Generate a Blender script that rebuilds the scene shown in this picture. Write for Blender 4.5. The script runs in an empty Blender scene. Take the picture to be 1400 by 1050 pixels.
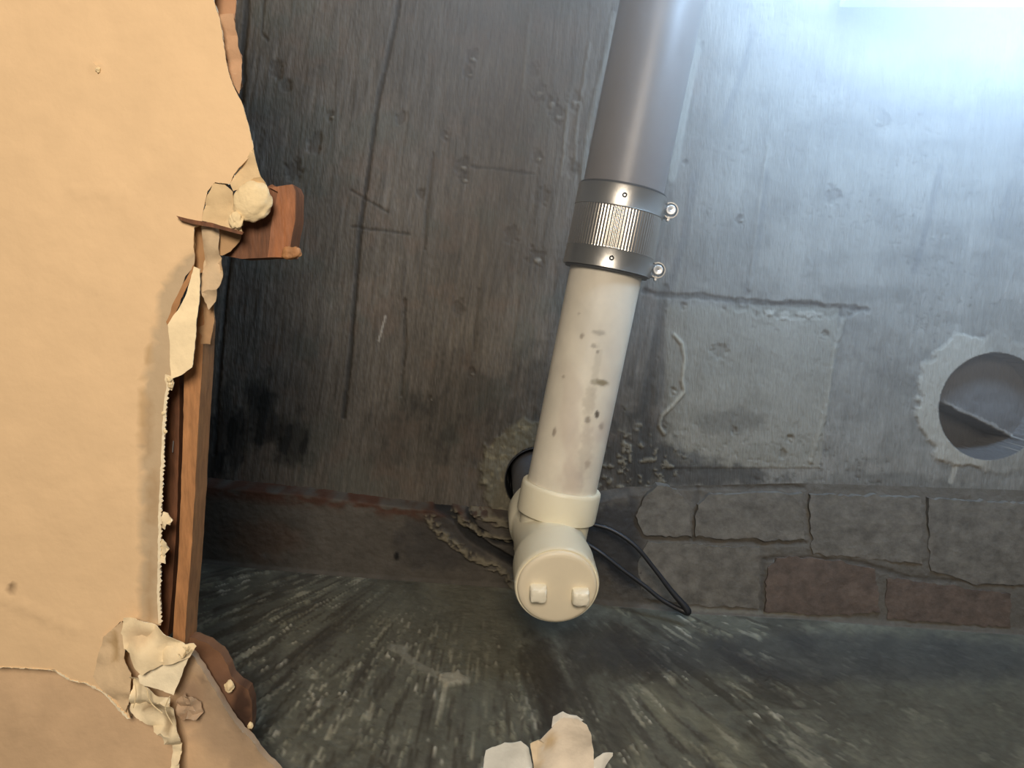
import bpy, bmesh, math, random
import numpy as np
from mathutils import Vector, Matrix
from mathutils.geometry import delaunay_2d_cdt
random.seed(7)
sc = bpy.context.scene
col = sc.collection
# ------------------------------------------------------------------ camera
CAMZ = 1.45                      # hand held, looking up through the broken ceiling board
F = 1011.0
T = math.radians(6.0)
RIGHT = np.array((1.0, 0.0, 0.0))
UP = np.array((0.0, -math.cos(T), math.sin(T)))
FWD = np.array((0.0, math.sin(T), math.cos(T)))
cd = bpy.data.cameras.new('camera'); cam = bpy.data.objects.new('camera', cd); col.objects.link(cam)
cd.sensor_width = 36.0; cd.lens = 36.0 * F / 1400.0; cd.clip_start = 0.01
cam.matrix_world = Matrix(((1, 0, 0, 0), (0, -math.cos(T), -math.sin(T), 0), (0, math.sin(T), -math.cos(T), CAMZ), (0, 0, 0, 1)))
sc.camera = cam
# ------------------------------------------------------------------ light and exposure
sc.view_settings.view_transform = 'Standard'; sc.view_settings.look = 'None'
sc.view_settings.gamma = 1.0; sc.view_settings.use_curve_mapping = False
sc.view_settings.exposure = 0.0
w = bpy.data.worlds.new('world'); sc.world = w; w.use_nodes = True
bg = w.node_tree.nodes['Background']; bg.inputs[0].default_value = (1.0, 0.95, 0.86, 1); bg.inputs[1].default_value = 0.065

def area_light(name, loc, target, size, power, color):
    ld = bpy.data.lights.new(name, 'AREA'); ld.shape = 'DISK'; ld.size = size; ld.energy = power; ld.color = color
    o = bpy.data.objects.new(name, ld); col.objects.link(o); o.location = loc
    o.rotation_euler = (Vector(target) - Vector(loc)).to_track_quat('-Z', 'Y').to_euler()
    return o
# the lit room below the hole; an unseen blue light added for the wash
area_light('room_light', (0.05, -0.85, 0.30), (0.05, 0.15, 2.85), 0.80, 47.0, (1.0, 0.865, 0.71))
area_light('blue_wash_light', (0.74, -0.84, CAMZ + 0.80), (0.73, -0.78, CAMZ + 1.42), 0.60, 108.0, (0.43, 0.67, 1.0)).data.spread = math.radians(140)

# ------------------------------------------------------------------ helpers
def P(px, py, h):
    """World point seen at photograph position (px, py) at height h above the camera."""
    d = FWD + RIGHT * ((px - 700.0) / F) + UP * ((525.0 - py) / F)
    k = h / d[2]
    return Vector((d[0] * k, d[1] * k, CAMZ + h))

def proj(X):
    """Photograph coordinates of world points (n x 3): used to place stains where they are on a surface."""
    X = np.asarray(X, float) - np.array((0, 0, CAMZ))
    z = X @ FWD
    return 700 + F * (X @ RIGHT) / z, 525 - F * (X @ UP) / z

def hsh(i, j, s):
    n = (i.astype(np.int64) * 374761393 + j.astype(np.int64) * 668265263 + s * 1442695041) & 0x7fffffff
    n = ((n ^ (n >> 13)) * 1274126177) & 0x7fffffff
    n = n ^ (n >> 16)
    return (n & 0xffff) / 65535.0

def vn(x, y, s=0):
    x = np.asarray(x, float); y = np.asarray(y, float)
    i = np.floor(x); j = np.floor(y); fx = x - i; fy = y - j
    fx = fx * fx * (3 - 2 * fx); fy = fy * fy * (3 - 2 * fy)
    a = hsh(i, j, s); b = hsh(i + 1, j, s); c = hsh(i, j + 1, s); d = hsh(i + 1, j + 1, s)
    return (a * (1 - fx) + b * fx) * (1 - fy) + (c * (1 - fx) + d * fx) * fy

def fbm(x, y, s=0, o=4):
    t = 0; a = 0.5; n = 0
    for k in range(o):
        t = t + a * vn(x, y, s + k * 17); n += a; a *= 0.55; x = x * 2.03; y = y * 2.03
    return t / n

def ss(a, b, x):
    t = np.clip((x - a) / (b - a), 0, 1); return t * t * (3 - 2 * t)

def dist_poly(x, y, pts):
    d = np.full(np.shape(x), 1e9)
    for (ax, ay), (bx, by) in zip(pts[:-1], pts[1:]):
        vx, vy = bx - ax, by - ay; L = vx * vx + vy * vy + 1e-9
        t = np.clip(((x - ax) * vx + (y - ay) * vy) / L, 0, 1)
        d = np.minimum(d, np.hypot(x - ax - t * vx, y - ay - t * vy))
    return d

def line(x, y, pts, wd, rag=0.0, s=3):
    d = dist_poly(x, y, pts)
    if rag: d = d + (fbm(x / 7.0, y / 7.0, s, 3) - .5) * rag
    return 1 - ss(wd * .45, wd, d)

def blob(x, y, cx, cy, rx, ry, rot=0.0, rag=0.6, s=5, soft=0.35, sc_=14.0):
    c, q = math.cos(math.radians(rot)), math.sin(math.radians(rot))
    u = ((x - cx) * c + (y - cy) * q) / rx; v = (-(x - cx) * q + (y - cy) * c) / ry
    d = np.hypot(u, v) + (fbm(x / sc_, y / sc_, s, 4) - .5) * rag * 2
    return 1 - ss(1 - soft, 1 + soft, d)

def tag(o, label=None, cat=None, group=None, kind=None):
    if label: o['label'] = label
    if cat: o['category'] = cat
    if group: o['group'] = group
    if kind: o['kind'] = kind
    return o

def empty(name, loc, label, cat, group=None):
    o = bpy.data.objects.new(name, None); col.objects.link(o); o.location = loc; o.empty_display_size = 0.02
    return tag(o, label, cat, group)

def link(name, me, mat, parent=None, smooth=None):
    o = bpy.data.objects.new(name, me); col.objects.link(o)
    if mat: me.materials.append(mat)
    if smooth is not None:
        for p in me.polygons: p.use_smooth = True
        me.set_sharp_from_angle(angle=math.radians(smooth))
    if parent is not None:
        o.parent = parent
        o.matrix_parent_inverse = Matrix.Translation(-Vector(parent.location))
        if parent.parent is not None:
            o.matrix_parent_inverse = Matrix()
    return o

def sub(name, me, mat, parent, smooth=None):      # a child of a part whose own transform is the identity in the world
    o = link(name, me, mat, None, smooth); o.parent = parent
    root = parent.parent
    o.matrix_parent_inverse = Matrix()
    return o

def mesh(name, verts, faces):
    me = bpy.data.meshes.new(name); me.from_pydata([tuple(v) for v in verts], [], faces); me.update(); return me

def set_col(me, rgb):
    a = me.color_attributes.new('tint', 'FLOAT_COLOR', 'POINT')
    rgba = np.ones((len(me.vertices), 4), np.float32); rgba[:, :3] = rgb
    a.data.foreach_set('color', rgba.ravel())

def lathe(name, A, B, prof, mat, parent=None, seg=64, smooth=35, rfun=None, start=0.0, sweep=2 * math.pi, into=None):
    """profile [(t in metres from A towards B, radius)] turned about the axis A->B"""
    A = np.array(A); ax = np.array(B) - A; ax = ax / np.linalg.norm(ax)
    e = np.cross(ax, (0, 0, 1.0)); 
    if np.linalg.norm(e) < .2: e = np.cross(ax, (0, 1.0, 0))
    e /= np.linalg.norm(e); g = np.cross(ax, e)
    full = sweep > 6.28
    n = seg if full else seg + 1
    V = []; Fc = []
    for i, (t, r) in enumerate(prof):
        for k in range(n):
            a = start + sweep * k / seg
            rr = r + (rfun(i, t, a) if rfun else 0)
            V.append(A + ax * t + (e * math.cos(a) + g * math.sin(a)) * rr)
    for i in range(len(prof) - 1):
        for k in range(seg):
            k2 = (k + 1) % n
            Fc.append((i * n + k, i * n + k2, (i + 1) * n + k2, (i + 1) * n + k))
    me = mesh(name, V, Fc)
    bm = bmesh.new(); bm.from_mesh(me); bmesh.ops.remove_doubles(bm, verts=bm.verts, dist=1e-6)
    bmesh.ops.recalc_face_normals(bm, faces=bm.faces); bm.to_mesh(me); bm.free()
    if into is not None: return me
    return link(name, me, mat, parent, smooth)

def tube_bm(bm, pts, rad, seg=10, cap=True):
    pts = [Vector(p) for p in pts]; rings = []
    n = len(pts); prev = None
    for i, p in enumerate(pts):
        t = (pts[min(i + 1, n - 1)] - pts[max(i - 1, 0)]).normalized()
        if prev is None:
            e = t.cross(Vector((0, 0, 1)));
            if e.length < .1: e = t.cross(Vector((1, 0, 0)))
        else: e = prev - t * prev.dot(t)
        e.normalize(); prev = e; g = t.cross(e)
        r = rad(i / (n - 1)) if callable(rad) else rad
        rings.append([bm.verts.new(p + (e * math.cos(a) + g * math.sin(a)) * r) for a in [2 * math.pi * k / seg for k in range(seg)]])
    for a, b in zip(rings[:-1], rings[1:]):
        for k in range(seg): bm.faces.new((a[k], a[(k + 1) % seg], b[(k + 1) % seg], b[k]))
    if cap: bm.faces.new(rings[0][::-1]); bm.faces.new(rings[-1])

def spline(pts, n=10):
    pts = [Vector(p) for p in pts]; out = []
    for i in range(len(pts) - 1):
        p0 = pts[max(i - 1, 0)]; p1 = pts[i]; p2 = pts[i + 1]; p3 = pts[min(i + 2, len(pts) - 1)]
        for k in range(n):
            t = k / n
            out.append(.5 * ((2 * p1) + (p2 - p0) * t + (2 * p0 - 5 * p1 + 4 * p2 - p3) * t * t + (3 * p1 - p0 - 3 * p2 + p3) * t ** 3))
    out.append(pts[-1]); return out

def bm_mesh(name, bm):
    bmesh.ops.recalc_face_normals(bm, faces=bm.faces)
    me = bpy.data.meshes.new(name); bm.to_mesh(me); bm.free(); return me

def ragged(pts, step=4.0, amp=1.5, seed=1, closed=True):
    out = []; q = list(pts) + ([pts[0]] if closed else [])
    s = 0.0
    for (ax, ay), (bx, by) in zip(q[:-1], q[1:]):
        L = math.hypot(bx - ax, by - ay); n = max(1, int(L / step))
        nx, ny = -(by - ay) / (L + 1e-9), (bx - ax) / (L + 1e-9)
        for k in range(n):
            t = k / n; x = ax + (bx - ax) * t; y = ay + (by - ay) * t
            j = (float(fbm(np.array(x / 11.0 + seed * 9.1), np.array(y / 11.0), seed, 3)) - .5) * 2 * amp + random.uniform(-.35, .35) * amp
            out.append((x + nx * j, y + ny * j))
    return out

def sheet(name, pts, h, th, mat, parent=None, step=4, amp=1.5, seed=1, grid=10.0, zfun=None, colour=None, smooth=40, top_grow=0.0):
    """a sheet with a torn outline (given where the photo shows it), real thickness th above height h; zfun(px,py) adds relief in metres"""
    out = ragged(pts, step, amp, seed)
    nb = len(out)
    xs = [p[0] for p in out]; ys = [p[1] for p in out]
    inner = []
    poly = out
    def inside(x, y):
        c = False; j = nb - 1
        for i in range(nb):
            if (poly[i][1] > y) != (poly[j][1] > y) and x < (poly[j][0] - poly[i][0]) * (y - poly[i][1]) / (poly[j][1] - poly[i][1]) + poly[i][0]: c = not c
            j = i
        return c
    gx = min(xs) + grid * .5; 
    oa = np.array(out)
    while gx < max(xs):
        gy = min(ys) + grid * .5
        while gy < max(ys):
            x = gx + random.uniform(-.3, .3) * grid; y = gy + random.uniform(-.3, .3) * grid
            if inside(x, y) and np.min(np.hypot(oa[:, 0] - x, oa[:, 1] - y)) > grid * .45: inner.append((x, y))
            gy += grid
        gx += grid
    allp = out + inner
    r = delaunay_2d_cdt([Vector(p) for p in allp], [(i, (i + 1) % nb) for i in range(nb)], [], 1, 1e-4)
    v2 = r[0]; fs = r[2]
    n = len(v2)
    px = np.array([v[0] for v in v2]); py = np.array([v[1] for v in v2])
    z = zfun(px, py) if zfun else np.zeros(n)
    lo = []; hi = []
    for i in range(n):
        p = P(px[i], py[i], h); lo.append(Vector((p.x, p.y, p.z + z[i]))); hi.append(Vector((p.x, p.y, p.z + z[i] + th)))
    faces = []
    cnt = {}
    for f in fs:
        f = list(f)
        a = sum((px[f[i]] * py[f[(i + 1) % len(f)]] - px[f[(i + 1) % len(f)]] * py[f[i]]) for i in range(len(f)))
        if a < 0: f = f[::-1]
        cx = sum(px[i] for i in f) / len(f); cy = sum(py[i] for i in f) / len(f)
        if not inside(cx, cy): continue
        faces.append(tuple(f[::-1])); faces.append(tuple(i + n for i in f))
        for i in range(len(f)):
            e = (f[i], f[(i + 1) % len(f)])
            cnt[e] = 1
    for (a, b) in list(cnt):
        if (b, a) not in cnt: faces.append((a, b, b + n, a + n))
    me = mesh(name, lo + hi, faces)
    bm = bmesh.new(); bm.from_mesh(me); bmesh.ops.recalc_face_normals(bm, faces=bm.faces); bm.to_mesh(me); bm.free()
    if colour is not None:
        c = colour(px, py); c2 = np.vstack([c, c]); set_col(me, c2)
    return link(name, me, mat, parent, smooth)

# ------------------------------------------------------------------ materials
def mat(name, color=(.5, .5, .5), rough=.8, metal=0.0, attr=False, bump=0.0, bscale=200.0, var=0.0, vscale=60.0, grain=None, coat=0.0, sss=0.0, spec=0.5):
    m = bpy.data.materials.new(name); m.use_nodes = True; nt = m.node_tree; N = nt.nodes; L = nt.links
    b = N['Principled BSDF']; b.inputs['Roughness'].default_value = rough; b.inputs['Metallic'].default_value = metal
    b.inputs['Coat Weight'].default_value = coat; b.inputs['Specular IOR Level'].default_value = spec
    tc = N.new('ShaderNodeTexCoord'); mp = N.new('ShaderNodeMapping'); L.new(tc.outputs['Object'], mp.inputs[0])
    if grain: mp.inputs['Scale'].default_value = grain[:3]; mp.inputs['Rotation'].default_value = (0, 0, grain[3])
    if attr:
        a = N.new('ShaderNodeAttribute'); a.attribute_name = 'tint'; src = a.outputs['Color']
    else:
        a = N.new('ShaderNodeRGB'); a.outputs[0].default_value = (*color, 1); src = a.outputs[0]
    if var:
        n = N.new('ShaderNodeTexNoise'); n.inputs['Scale'].default_value = vscale; n.inputs['Detail'].default_value = 8; n.inputs['Roughness'].default_value = .65
        L.new(mp.outputs[0], n.inputs[0])
        mr = N.new('ShaderNodeMapRange'); mr.inputs[1].default_value = .28; mr.inputs[2].default_value = .72; mr.inputs[3].default_value = 1 - var; mr.inputs[4].default_value = 1 + var
        L.new(n.outputs[0], mr.inputs[0])
        mx = N.new('ShaderNodeVectorMath'); mx.operation = 'SCALE'; L.new(src, mx.inputs[0]); L.new(mr.outputs[0], mx.inputs['Scale']); src = mx.outputs[0]
    L.new(src, b.inputs['Base Color'])
    if bump:
        n = N.new('ShaderNodeTexNoise'); n.inputs['Scale'].default_value = bscale; n.inputs['Detail'].default_value = 7; L.new(mp.outputs[0], n.inputs[0])
        bp = N.new('ShaderNodeBump'); bp.inputs['Strength'].default_value = 1.0; bp.inputs['Distance'].default_value = bump; L.new(n.outputs[0], bp.inputs['Height']); L.new(bp.outputs[0], b.inputs['Normal'])
    return m

M = {}
GR = math.radians(8)
M['slab'] = mat('board_marked_concrete', rough=.88, attr=True, bump=.0016, bscale=60, var=.20, vscale=60, grain=(5, .9, 1, -GR), spec=.25)
M['wall'] = mat('cement_render', rough=.85, attr=True, bump=.0015, bscale=110, var=.16, vscale=45, spec=.3)
M['brick_grey'] = mat('grey_brick', (.115, .105, .088), .9, bump=.0018, bscale=70, var=.4, vscale=40)
M['brick_brown'] = mat('brown_brick', (.092, .068, .053), .9, bump=.0018, bscale=70, var=.4, vscale=40)
M['paper'] = mat('cream_wallpaper', rough=.75, attr=True, bump=.0010, bscale=55, var=.035, vscale=18, spec=.3)
M['gypsum_core'] = mat('gypsum_core', (.80, .68, .48), .95, bump=.001, bscale=260, var=.1, vscale=120)
M['torn'] = mat('torn_paper', rough=.85, attr=True, bump=.0006, bscale=160, var=.08, vscale=50, spec=.3)
M['kraft_and_shade'] = mat('backing_and_shaded_paper', rough=.9, attr=True, bump=.0007, bscale=90, var=.08, vscale=22, spec=.2)
M['timber'] = mat('timber', (.40, .19, .075), .7, bump=.0006, bscale=60, var=.35, vscale=26, grain=(6, 1, 6, -.1))
M['timber_dark'] = mat('dark_timber', (.155, .062, .026), .7, bump=.0006, bscale=60, var=.45, vscale=22, grain=(6, 1, 6, -.1))
M['timber_red'] = mat('red_brown_timber', (.27, .10, .035), .6, bump=.0008, bscale=50, var=.5, vscale=18, grain=(4, 1, 4, -.2))
M['pvc_white'] = mat('ivory_pvc', (.80, .745, .57), .42, var=.03, vscale=14, bump=.0002, bscale=60)
M['pvc_pipe'] = mat('grimy_ivory_pvc', rough=.5, attr=True, var=.05, vscale=22, bump=.0002, bscale=70)
M['pvc_cap'] = mat('beige_pvc', (.82, .73, .55), .5, var=.04, vscale=16, bump=.0003, bscale=60)
M['lug'] = mat('pale_pvc', (.93, .88, .72), .45, var=.04, vscale=30, bump=.0006, bscale=160)
M['pipe_grey'] = mat('grey_brown_pipe', (.165, .152, .145), .40, var=.10, vscale=9, bump=.0003, bscale=50)
M['steel'] = mat('stainless_steel', (.50, .49, .46), .34, metal=1.0, bump=.0002, bscale=80)
M['steel_bright'] = mat('bright_steel', (.80, .80, .78), .3, metal=.85)
M['steel_mid'] = mat('corrugated_steel', (.62, .58, .52), .26, metal=1.0)
M['rubber'] = mat('black_rubber', (.02, .022, .024), .6)
M['cable'] = mat('black_cable', (.012, .013, .016), .5)
M['dark'] = mat('dark_hole', (.01, .01, .01), .9)
M['sleeve'] = mat('grey_sleeve', (.10, .10, .105), .6, var=.1, vscale=20)
M['foam'] = mat('crumbled_plaster', (.84, .67, .40), .9, bump=.0012, bscale=180, var=.10, vscale=60)
M['enamel'] = mat('white_enamel', (.8, .8, .8), .4)
m = bpy.data.materials.new('lamp_diffuser'); m.use_nodes = True
m.node_tree.nodes['Principled BSDF'].inputs['Emission Color'].default_value = (.78, .92, 1, 1)
m.node_tree.nodes['Principled BSDF'].inputs['Emission Strength'].default_value = 1.7
M['lamp'] = m

# ------------------------------------------------------------------ the concrete slab overhead
HS = 1.42
def axis_coords(lo, hi, step, olo, ohi):
    a = list(np.arange(lo, hi + 1e-6, step)); s = step
    x = a[-1]
    while x < ohi: s *= 1.35; x += s; a.append(x)
    s = step; x = a[0]; b = []
    while x > olo: s *= 1.35; x -= s; b.append(x)
    return np.array(b[::-1] + a)

def grid_mesh(name, X, Y, Z, colr, mat_, mask=None):
    ny, nx = X.shape
    me = bpy.data.meshes.new(name)
    co = np.stack([X, Y, Z], -1).reshape(-1, 3).astype(np.float32)
    idx = np.arange(nx * ny).reshape(ny, nx)
    q = np.stack([idx[:-1, :-1], idx[1:, :-1], idx[1:, 1:], idx[:-1, 1:]], -1).reshape(-1, 4)
    me.vertices.add(len(co)); me.vertices.foreach_set('co', co.ravel())
    me.loops.add(len(q) * 4); me.loops.foreach_set('vertex_index', q.ravel().astype(np.int32))
    me.polygons.add(len(q)); me.polygons.foreach_set('loop_start', np.arange(0, len(q) * 4, 4, dtype=np.int32))
    me.update(calc_edges=True)
    me.polygons.foreach_set('use_smooth', np.ones(len(q), bool))
    set_col(me, colr.reshape(-1, 3))
    return link(name, me, mat_)

def mixc(c, k, a):
    return c * (1 - a[..., None]) + np.array(k) * a[..., None]

# wall line: the slab meets the wall band along a line a little askew
xs = axis_coords(-.98, 1.06, .0026, -1.9, 2.0)
ys = axis_coords(-.66, .66, .0026, -1.6, .69)
X, Y = np.meshgrid(xs, ys)
HOLES = [(P(1356, 556, HS), 74 / F * HS / math.cos(0)), (P(736, 655, HS), 46 / F * HS)]
Z = np.full(X.shape, HS)
inhole = np.zeros(X.shape, int)
for k, (c, R) in enumerate(HOLES):
    dx = X - c.x; dy = Y - c.y; d = np.hypot(dx, dy) + 1e-9
    near = (np.abs(d - R) < .0016)
    X = np.where(near, c.x + dx / d * R, X); Y = np.where(near, c.y + dy / d * R, Y)
    inhole[(d < R - .0014)] = k + 1
def slab_px(X, Y, h=HS):
    return proj(np.stack([X, Y, np.full(X.shape, CAMZ + h)], -1).reshape(-1, 3))
px, py = slab_px(X, Y); px = px.reshape(X.shape); py = py.reshape(X.shape)
# u across the grain, v along it
u = px + 0.14 * (py - 525); v = py - 0.14 * (px - 700)
gr1 = fbm(u / 3.2, v / 46, 11, 3); gr0 = fbm(u / 1.9, v / 30, 10, 2); gr2 = fbm(u / 9, v / 160, 12, 3); big = fbm(px / 90, py / 90, 13, 4); fine = fbm(px / 5, py / 5, 14, 3)
med = fbm(px / 28, py / 28, 15, 4)
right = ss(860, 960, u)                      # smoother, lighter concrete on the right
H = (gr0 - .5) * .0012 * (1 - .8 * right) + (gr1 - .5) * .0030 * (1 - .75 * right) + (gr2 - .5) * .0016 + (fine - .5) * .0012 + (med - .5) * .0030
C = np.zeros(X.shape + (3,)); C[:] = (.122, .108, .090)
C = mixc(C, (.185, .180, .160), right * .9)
C *= (0.82 + .75 * (gr0 - .5) * (1 - .7 * right) + .42 * (gr1 * (1 - .7 * right) + .5 * .7 * right) + .24 * (gr2 - .5))[..., None]
C *= (0.72 + .56 * big)[..., None]
C = mixc(C, (.15, .115, .09), ss(.55, .75, med) * .45 * (1 - right))
C = mixc(C, (.09, .10, .085), ss(.56, .74, fbm(px / 60, py / 60, 41, 4)) * .4 * (1 - right))
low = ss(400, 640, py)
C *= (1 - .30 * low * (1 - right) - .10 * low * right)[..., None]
C *= (1 - right * .20 * ss(.45, .7, fbm(px / 45, py / 22, 42, 4)))[..., None]
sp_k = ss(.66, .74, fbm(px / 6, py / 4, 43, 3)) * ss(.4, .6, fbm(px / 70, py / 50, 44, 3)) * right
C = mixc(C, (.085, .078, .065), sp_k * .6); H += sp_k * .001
DARK = (.030, .029, .027); LIGHT = (.27, .26, .22)
def dk(a, s=1.0, c=DARK):
    global C
    C = mixc(C, c, np.clip(a * s, 0, 1))
# board joints
for pts, wd, s in ((((548, -40), (543, 20), (518, 130), (508, 200), (494, 300), (484, 420), (478, 500), (470, 570)), 4.0, .75),
                   (((340, -40), (337, 20), (332, 70), (333, 110), (329, 140)), 5.0, .75), (((316, 330), (306, 430), (299, 520), (293, 620)), 4.0, .7),
                   (((553, 410), (554, 470), (548, 540)), 2.5, .5), (((592, 210), (583, 290), (580, 340)), 2.5, .4), (((654, 395), (648, 480)), 2.2, .35)):
    a = line(px, py, pts, wd, 3.0, 3); dk(a, s); H += a * .0035
for pts, wd in ((((362, -20), (358, 45), (366, 55)), 2.5), (((480, 260), (505, 275), (530, 290)), 2.2), (((645, 228), (690, 232), (730, 238)), 2.5), (((480, 310), (520, 315), (560, 320)), 2.2)):
    a = line(px, py, pts, wd, 2.5, 8); dk(a, .5); H += a * .002
# light ridges of leaked cement beside joints
for pts, wd, s in ((((838, 20), (832, 60), (815, 130), (802, 190), (796, 245)), 5, .5), (((952, 60), (940, 120), (928, 180), (918, 245)), 9, .55),
                   (((806, 60), (790, 160), (785, 230)), 3, .35), (((778, 130), (768, 240)), 3, .4), (((725, 20), (715, 120)), 3, .3),
                   (((1050, 200), (1040, 260), (1030, 350), (1024, 395)), 3.5, .35), (((1155, 430), (1140, 480), (1128, 560), (1108, 630)), 4.5, .5)):
    a = line(px, py, pts, wd, 3.0, 9); C = mixc(C, LIGHT, a * s); H -= a * .003
# a curly bead of cement and a thin scratch
a = line(px, py, ((922, 458), (932, 470), (936, 490), (932, 520), (935, 535), (918, 555), (905, 568), (901, 582), (908, 592)), 3.2, 1.5, 4); C = mixc(C, (.34, .32, .26), a * .9); H -= a * .004
a = line(px, py, ((527, 432), (522, 450), (518, 466)), 2.0, 1.5, 4); C = mixc(C, (.36, .34, .30), a * .8); H -= a * .001
# knots and blow holes
rs = np.random.RandomState(4)
for cx, cy, r, lt in ((378, 95, 8, 0), (390, 118, 7, 0), (402, 232, 11, 0), (645, 78, 8, 1), (640, 100, 6, 1), (632, 226, 8, 1), (634, 245, 7, 1), (728, 95, 7, 0), (735, 125, 9, 1), (752, 140, 8, 1), (785, 138, 9, 1), (762, 158, 8, 1),
                      (742, 268, 8, 0), (733, 352, 10, 1), (700, 322, 9, 0), (626, 420, 8, 0), (609, 185, 6, 1), (452, 158, 5, 1), (430, 195, 10, 0), (548, 160, 6, 0), (735, 215, 7, 1), (783, 230, 8, 0), (575, 265, 5, 0), (645, 510, 5, 1), (588, 545, 3, 1),
                      (1015, 305, 3, 1), (935, 418, 4, 1), (982, 480, 10, 0), (1128, 458, 4, 0), (1140, 265, 9, 0), (1210, 165, 9, 0), (958, 60, 3, 1), (937, 222, 3, 0), (1012, 300, 5, 1), (1004, 590, 4, 1), (1080, 600, 4, 1), (1070, 620, 5, 0), (920, 535, 4, 1)):
    a = blob(px, py, cx, cy, r, r * 1.3, 10, .9, 21 + int(cx) % 7, .3, 6.0); dk(a, .38, (.045, .038, .033)); H += a * .0035
    if lt:
        a = blob(px, py, cx + 2, cy + r * .35, r * .45, r * .35, 10, .9, 22, .3, 4.0); C = mixc(C, (.30, .29, .25), a * .75); H -= a * .004
# damp stains lower left, pipe shadow painted left of the pipe, other dark blotches
st = (ss(.50, .62, fbm(u / 13, v / 38, 31, 4)))
for cx, cy, rx, ry, k in ((303, 590, 17, 60, 1.3), (356, 566, 24, 46, 1.4), (400, 604, 26, 36, 1.3), (326, 600, 12, 44, 1.3), (290, 640, 20, 18, .9), (450, 690, 0.1, 0.1, 0), (640, 560, 75, 60, .45), (560, 590, 60, 50, .35), (720, 540, 30, 60, .55), (400, 430, 70, 60, .22), (885, 560, 26, 90, .5), (868, 610, 40, 60, .6)):
    if rx > 1:
        a = blob(px, py, cx, cy, rx, ry, 8, .7, 33, .45, 18.0); dk(a * (.55 + .45 * st), k, (.020, .020, .018))
# big square patch on the right of the pipe
a = line(px, py, ((880, 398), (905, 404), (960, 406), (1020, 412), (1090, 418), (1160, 420), (1185, 424)), 5, 6, 6); dk(a, .55); H += a * .003
a = blob(px, py, 1090, 424, 75, 10, 3, .7, 16, .3, 9.0); dk(a, .7, (.06, .058, .052)); H += a * .004
a = blob(px, py, 1052, 428, 8, 5, 0, .8, 17, .3, 5) + blob(px, py, 1105, 430, 18, 4, 0, .8, 18, .3, 6) + blob(px, py, 1075, 432, 8, 5, 0, .8, 18, .3, 6); C = mixc(C, (.28, .27, .24), np.clip(a, 0, 1) * .8); H -= a * .003
a = line(px, py, ((908, 395), (903, 440), (890, 500), (884, 560), (880, 600)), 8, 6, 7); dk(a, .45); H += a * .003
a = (px > 905) * (px < 1150 - .12 * (py - 400)) * (py > 412) * (py < 640); a = a * ss(905, 915, px) * ss(412, 425, py); C = mixc(C, (.235, .222, .175), a * .40); H -= a * .0015
a = blob(px, py, 1000, 575, 45, 18, 0, .6, 19); dk(a, .35)
a = blob(px, py, 960, 650, 95, 15, 2, .6, 20); dk(a, .75, (.035, .034, .033))
a = blob(px, py, 915, 628, 58, 15, 4, .6, 23); dk(a, .75, (.045, .044, .043))
a = blob(px, py, 1200, 660, 90, 14, 3, .7, 24); dk(a, .3)
a = blob(px, py, 1300, 760, 60, 30, 3, .7, 25); dk(a, .25)
# long dark streaks of damp on the right
for pts, wd, k in ((((1028, 45), (1018, 90), (1004, 130), (990, 168)), 6, .5), (((1286, 228), (1272, 290), (1262, 330), (1250, 370)), 6, .45), (((1048, 240), (1036, 330), (1020, 400)), 7, .3), (((1380, 250), (1362, 340)), 6, .3), (((950, 240), (934, 330), (915, 395)), 7, .35)):
    a = line(px, py, pts, wd, 5.0, 26); dk(a, k, (.07, .072, .075))
a = blob(px, py, 1180, 400, 60, 12, 0, .8, 26); dk(a, .3)
# ragged collar of mortar round the big hole and round the drain hole
d = np.hypot(px - 1352, py - 556); ang = np.arctan2(py - 556, px - 1352)
rr = 100 + 16 * (vn(ang * 3, ang * 0 + 2, 3) - .5) + 26 * (fbm(px / 16, py / 16, 27, 4) - .5) + 14 * np.exp(-((ang + 2.0) / .3) ** 2) - 12 * ss(-.2, .9, ang) * ss(2.6, 1.5, ang)
a = (1 - ss(rr - 3, rr + 3, d)) * (.25 + .75 * ss(1.45, 1.75, np.abs(ang))); C = mixc(C, (.30, .285, .24), a * .85); H -= a * .0035
a = line(px, py, ((1308, 630), (1304, 645), (1300, 658)), 5, 1, 4); C = mixc(C, (.30, .285, .24), a * .8)
d = np.hypot(px - 736, py - 655)
a = (1 - ss(76, 84, d + 34 * (fbm(px / 14, py / 14, 28, 4) - .5))); C = mixc(C, (.13, .12, .085), a * .7); C = mixc(C, (.20, .18, .12), a * ss(.58, .72, fbm(px / 8, py / 8, 29, 3)) * .7); H -= a * (.002 + .007 * fbm(px / 9, py / 9, 30, 3))
a = blob(px, py, 870, 640, 52, 62, 15, .8, 34, .3, 12.0); dk(a, .5, (.03, .03, .028)); a = a * ss(.58, .68, fbm(px / 7, py / 7, 35, 3)); C = mixc(C, (.18, .165, .125), a * .7); H -= a * .003
Z = Z + H
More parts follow.
